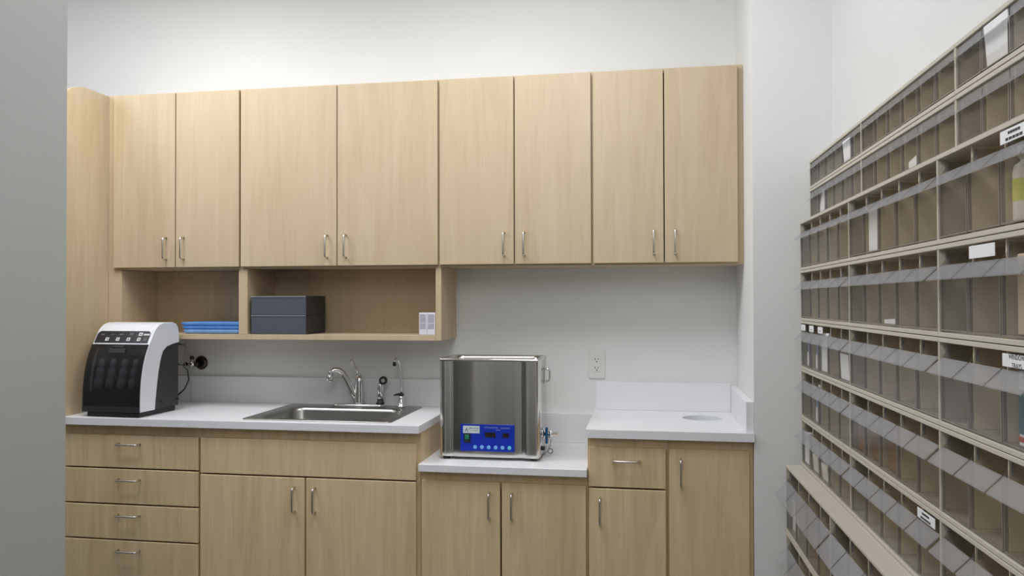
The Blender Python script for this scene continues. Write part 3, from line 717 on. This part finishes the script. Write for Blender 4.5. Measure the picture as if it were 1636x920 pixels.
def tealbox(mb):
    mb.box(-.04, .04, -.02, .02, 0, .112, M['carton'], .001, 1); mb.box(-.0405, .0405, -.0205, -.0198, .018, .084, M['teal']); mb.box(-.0405, .0405, -.0205, -.0198, .006, .014, M['redp'])
slot('small_box', 'white carton with teal panel in the fifth row at the right edge', 'box', 4, 12, .016, tealbox, .100)
slot('squeeze_tube', 'white and blue tube in the sixth row, second bin from the corner', 'tube', 5, 1, .0, tube_item, .108, 'tubes in the tilt bins')
slot('small_box', 'brown cardboard box in the sixth row, sixth bin from the corner', 'box', 5, 5, .0, bx(.095, .05, .075, M['brown']), .090, 'brown boxes in the tilt bins')
slot('small_box', 'brown cardboard box in the sixth row, seventh bin from the corner', 'box', 5, 6, .0, bx(.10, .05, .080, M['brown']), .090, 'brown boxes in the tilt bins')
slot('small_box', 'brown cardboard box in the sixth row, eighth bin from the corner', 'box', 5, 7, .0, bx(.10, .05, .070, M['brown']), .090, 'brown boxes in the tilt bins')
slot('small_box', 'tall white carton in the seventh row at the corner end', 'box', 6, 0, -.02, bx(.06, .03, .100, M['paper']), .107)
slot('paper_sheet', 'cream paper packet in the seventh row, second bin from the corner', 'paper', 6, 1, .0, bx(.07, .012, .055, M['bottle'], .1), .115, PG)
slot('paper_sheet', 'cream paper packet in the seventh row, third bin from the corner', 'paper', 6, 2, .0, bx(.075, .012, .050, M['bottle'], .12), .115, PG)
slot('small_box', 'crumpled white packet in the first large bin under the cream ledge', 'box', 7, 0, .0, bx(.12, .03, .10, M['paper']), .150)

# ------------------------------------------------------------------ light
LC = (.96, .985, 1.035)
def area(name, x, y, z, sx, sy, power, col=None):
    l = bpy.data.lights.new(name, 'AREA'); l.shape = 'RECTANGLE'; l.size = sx; l.size_y = sy; l.energy = power; l.color = col or LC
    o = bpy.data.objects.new(name, l); COL.objects.link(o); o.location = (x, y, z); return o
area('ceiling_panel_light', -2.3, -1.2, 2.885, .6, 1.0, 18.4)
area('ceiling_panel_light', -1.0, -1.2, 2.885, .6, 1.0, 15.2)
def fill_point(x, y, z, p):  # added fill points with no fixture, to balance the brightness
    l = bpy.data.lights.new('fill_light', 'POINT'); l.energy = p; l.shadow_soft_size = .2; l.color = LC
    o = bpy.data.objects.new('fill_light', l); COL.objects.link(o); o.location = (x, y, z)
fill_point(-3.4, -1.4, 2.6, 14.7); fill_point(-.7, -2.9, 2.6, 12); fill_point(-.7, -4.2, 2.5, 24); fill_point(-.6, -1.2, 2.6, 6.5); fill_point(-2.5, -1.2, 2.6, 8.5)
w_ = bpy.data.worlds.new('world'); SC.world = w_; w_.use_nodes = True
w_.node_tree.nodes['Background'].inputs[0].default_value = (.5, .52, .55, 1); w_.node_tree.nodes['Background'].inputs[1].default_value = .0

# ------------------------------------------------------------------ camera
yaw, pitch, roll, F = .16853689, .01289458, -.00251884, 1272.2717
cd = bpy.data.cameras.new('camera'); cam = bpy.data.objects.new('camera', cd); COL.objects.link(cam)
f = Vector((-math.sin(yaw)*math.cos(pitch), math.cos(yaw)*math.cos(pitch), math.sin(pitch)))
r = Vector((math.cos(yaw), math.sin(yaw), 0)); u = r.cross(f)
r2 = r*math.cos(roll)+u*math.sin(roll); u2 = -r*math.sin(roll)+u*math.cos(roll)
R = Matrix((r2, u2, -f)).transposed().to_4x4()
cam.matrix_world = Matrix.Translation((-.37507717, -3.51815103, 1.40286091)) @ R
cd.sensor_width = 36; cd.sensor_fit = 'HORIZONTAL'; cd.lens = F/1636*36; cd.clip_start = .05
SC.camera = cam
SC.view_settings.view_transform = 'Standard'
SC.view_settings.look = 'None'
SC.view_settings.exposure = 0.0
SC.cycles.transparent_max_bounces = 40
SC.cycles.max_bounces = 10
